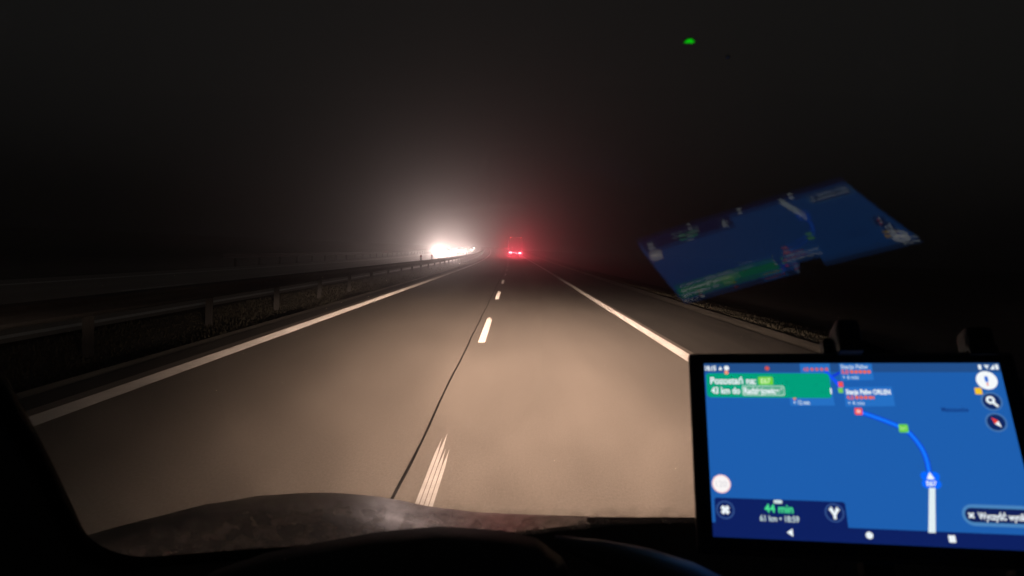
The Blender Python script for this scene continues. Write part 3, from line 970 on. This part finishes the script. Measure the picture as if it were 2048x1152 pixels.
# lorry ahead; local +y is the way it drives, its tail at y = 0
LY = 145.0
lorry = empty('lorry', rp(1.26, LY, 0.0))
lorry.rotation_euler = (0.0, 0, math.atan2(0.021, 1))
tag(lorry, 'tall box lorry ahead in the fog with glowing red tail lamps', 'lorry')
MB().box(-1.275, 1.275, 0.02, 9.2, 1.05, 3.98, 0.03).build('cargo_box', M['tarpaulin'], lorry)
for s in (-1, 1):
    d = MB().box(min(s * 0.012, s * 1.24), max(s * 0.012, s * 1.24), -0.03, 0.018, 1.12, 3.86, 0.008).build('door', M['tarpaulin'], lorry)
    for q in (0.35, 0.85):
        MB().cyl((s * q, -0.055, 1.10), (s * q, -0.055, 3.90), 0.016, None, 8).build('lock_bar', M['zinc'], d)
    for zz in (1.4, 2.5, 3.6):
        MB().box(s * 1.16 - 0.07, s * 1.16 + 0.07, -0.045, -0.031, zz - 0.03, zz + 0.03).build('hinge', M['zinc'], d)
MB().box(-0.45, -0.37, 0.1, 9.0, 0.72, 1.04).box(0.37, 0.45, 0.1, 9.0, 0.72, 1.04).box(-0.36, 0.36, 4.0, 4.1, 0.75, 1.0).build('chassis', M['chassis'], lorry)
MB().box(-1.2, 1.2, -0.06, 0.06, 0.42, 0.56, 0.01).build('bumper', M['chassis'], lorry)
MB().box(-0.26, 0.26, -0.075, -0.065, 0.60, 0.71).build('number_plate', M['plate'], lorry)
for x in (-0.34, 0.22):
    MB().dome((x, -0.08, 0.80), (0, -1, 0), 0.045, 0.02, 12, 3).build('plate_lamp', M['lens_plate'], lorry, True)
MB().box(-1.2, 1.2, -0.05, 0.02, 0.68, 0.90, 0.01).build('lamp_board', M['chassis'], lorry)
for s in (-1, 1):
    for i, q in enumerate((0.82, 0.99, 1.14)):
        t = MB().dome((s * q, -0.055, 0.79 + (0.03 if i == 1 else 0)), (0, -1, 0), 0.085, 0.03, 16, 3).build('tail_lamp', M['lens_tail'] if i != 1 else M['lens_tail'], lorry, True)
        if i == 1: add_lamp(t, (s * q, -0.12, 0.80), TAIL_LAMP, (1.0, 0.03, 0.07), 'SPOT', aim=(0, -1, 0.02), size=0.08, cone=165, blend=0.6)
    t = MB().dome((s * 1.06, -0.035, 3.90), (0, -1, 0), 0.055, 0.03, 12, 3).build('marker_lamp', M['lens_marker'], lorry, True)
    MB().box(s * 1.0 - 0.3, s * 1.0 + 0.3, 1.0, 1.02, 0.25, 0.95).build('mud_flap', M['rubber'], lorry)
    for yy in (1.7, 3.0, 9.9):
        wheel(lorry, s * 1.05, yy, 0.5, 0.40, s)
MB().box(-1.22, 1.22, 9.4, 11.4, 0.6, 3.1, 0.12).build('cab', M['cardark'], lorry)

def make_car(name, body_mat, scale=1.0, tall=0.0):
    """car whose front faces -y (towards the viewer), nose at y = 0"""
    root = empty(name)
    # y, z bottom, z belt, z top, half width at belt, half width at top
    S = [(0.00, 0.34, 0.52, 0.60, 0.62, 0.52), (0.06, 0.22, 0.60, 0.70, 0.76, 0.66), (0.30, 0.18, 0.68, 0.80, 0.86, 0.74), (1.00, 0.20, 0.80, 0.93, 0.89, 0.76),
         (1.25, 0.20, 0.86, 0.98, 0.90, 0.76), (1.95, 0.20, 0.92, 1.40 + tall, 0.90, 0.62), (2.5, 0.20, 0.93, 1.47 + tall, 0.90, 0.61), (3.4, 0.20, 0.94, 1.43 + tall, 0.90, 0.60),
         (4.1, 0.22, 0.95, 1.10 + tall, 0.87, 0.62), (4.32, 0.30, 0.80, 0.92, 0.80, 0.66)]
    v = []; f = []
    for (yy, zb, zm, zt, wm, wt) in S:
        v += [(-wm + .06, yy, zb), (-wm, yy, zb + .15), (-wm, yy, zm), (-wt, yy, zt), (0, yy, zt + 0.025), (wt, yy, zt), (wm, yy, zm), (wm, yy, zb + .15), (wm - .06, yy, zb)]
    n = 9
    for i in range(len(S) - 1):
        f += [(i * n + k, (i + 1) * n + k, (i + 1) * n + (k + 1) % n, i * n + (k + 1) % n) for k in range(n)]
    f += [tuple(range(n)), tuple(reversed(range((len(S) - 1) * n, len(S) * n)))]
    mesh('body', v, f, body_mat, root, smooth=False)
    t = tall
    e = 0.008
    mesh('front_window', [(-0.74, 1.30, 1.005 + e), (0.74, 1.30, 1.005 + e), (0.60, 1.90, 1.385 + t + e), (-0.60, 1.90, 1.385 + t + e),
                          (-0.74, 1.33, 0.99), (0.74, 1.33, 0.99), (0.60, 1.93, 1.37 + t), (-0.60, 1.93, 1.37 + t)],
         [(0, 1, 2, 3), (4, 7, 6, 5), (0, 4, 5, 1), (1, 5, 6, 2), (2, 6, 7, 3), (3, 7, 4, 0)], M['carglass'], root)
    for s in (-1, 1):
        q = [(s * 0.885, 1.62, 0.96), (s * 0.885, 3.45, 0.97), (s * 0.635, 3.35, 1.38 + t), (s * 0.655, 2.0, 1.37 + t)]
        o_ = s * 0.014
        mesh('side_window', q + [(a + o_, b_, c) for a, b_, c in q], [(0, 1, 2, 3), (4, 7, 6, 5), (0, 4, 5, 1), (1, 5, 6, 2), (2, 6, 7, 3), (3, 7, 4, 0)], M['carglass'], root)
        for yy in (0.78, 3.4): wheel(root, s * 0.80, yy, 0.31, 0.21, s)
        MB().box(s * 0.98 - 0.09, s * 0.98 + 0.09, 1.55, 1.65, 0.96, 1.08, 0.02).build('wing_mirror', body_mat, root)
        h = MB()
        h.dome((s * 0.60, 0.075, 0.64), (s * 0.15, -1, 0), 0.115, 0.06, 16, 4)
        hl = h.build('headlight', M['lens_front'], root, True)
        MB().dome((s * 0.56, 0.045, 0.34), (0, -1, 0), 0.05, 0.03, 12, 3).build('fog_lamp', M['lens_front'], root, True)
    MB().box(-0.34, 0.34, -0.012, 0.01, 0.44, 0.56, 0.004).build('grille', M['chassis'], root)
    MB().box(-0.26, 0.26, -0.024, -0.014, 0.30, 0.41).build('number_plate', M['plate'], root)
    return root

cars = []
base_car = make_car('oncoming_car', M['carsilver'])
bodies = [M['carsilver'], M['cardark'], M['carred'], M['carsilver']]
spots = [(-9.35, 97.0, 'nearest oncoming car, its headlights lost in a huge white glare', 1.0),
         (-12.85, 128.0, 'second oncoming car, in the far lane inside the white glare', 0.9),
         (-9.35, 137.0, 'oncoming car just right of the white glare, headlights still round', 0.55),
         (-9.35, 172.0, 'oncoming car with small pale headlights behind the glare', 0.16),
         (-9.6, 205.0, 'farthest oncoming car, two faint specks of headlights', 0.10)]
roots = [base_car] + [copy_tree(base_car) for _ in spots[1:]]
for i, (r_, (x, y, lab, pw)) in enumerate(zip(roots, spots)):
    r_.location = rp(x, y)
    r_.rotation_euler = (0.006, 0, math.atan2(0.02 * max(0, (y - 50) / 95), 1))
    tag(r_, lab, 'car', 'oncoming cars beyond the median')
    for ch in r_.children:
        if ch.name.startswith(('body', 'wing_mirror')):
            ch.data = ch.data.copy()
            ch.data.materials[0] = bodies[i % 4]
    for ch in [c for c in r_.children if c.name.startswith('headlight')]:
        s = -1 if ch.data.vertices[0].co.x < 0 else 1
        add_lamp(ch, (s * 0.61, -0.06, 0.64), ONC_LAMP * pw, (1.0, 0.74, 0.69), 'SPOT', aim=(0.06, -1, -0.004), size=0.07, cone=64, blend=1.0)

# ------------------------------------------------------------------ fog
hz = MB().box(-560, 560, -50, 690, -6, 45).build('haze', None)
tag(hz, 'thin night fog', 'fog', kind='stuff')
hm = bpy.data.materials.new('haze')
hm.use_nodes = True
n = hm.node_tree
n.nodes.clear()
o = n.nodes.new('ShaderNodeOutputMaterial')
pv = n.nodes.new('ShaderNodeVolumePrincipled')
pv.inputs['Color'].default_value = (0.95, 0.95, 0.95, 1)
pv.inputs['Density'].default_value = FOG
pv.inputs['Anisotropy'].default_value = 0.905
n.links.new(pv.outputs[0], o.inputs['Volume'])
hm.cycles.homogeneous_volume = True
hz.data.materials.append(hm)
hz.display_type = 'WIRE'
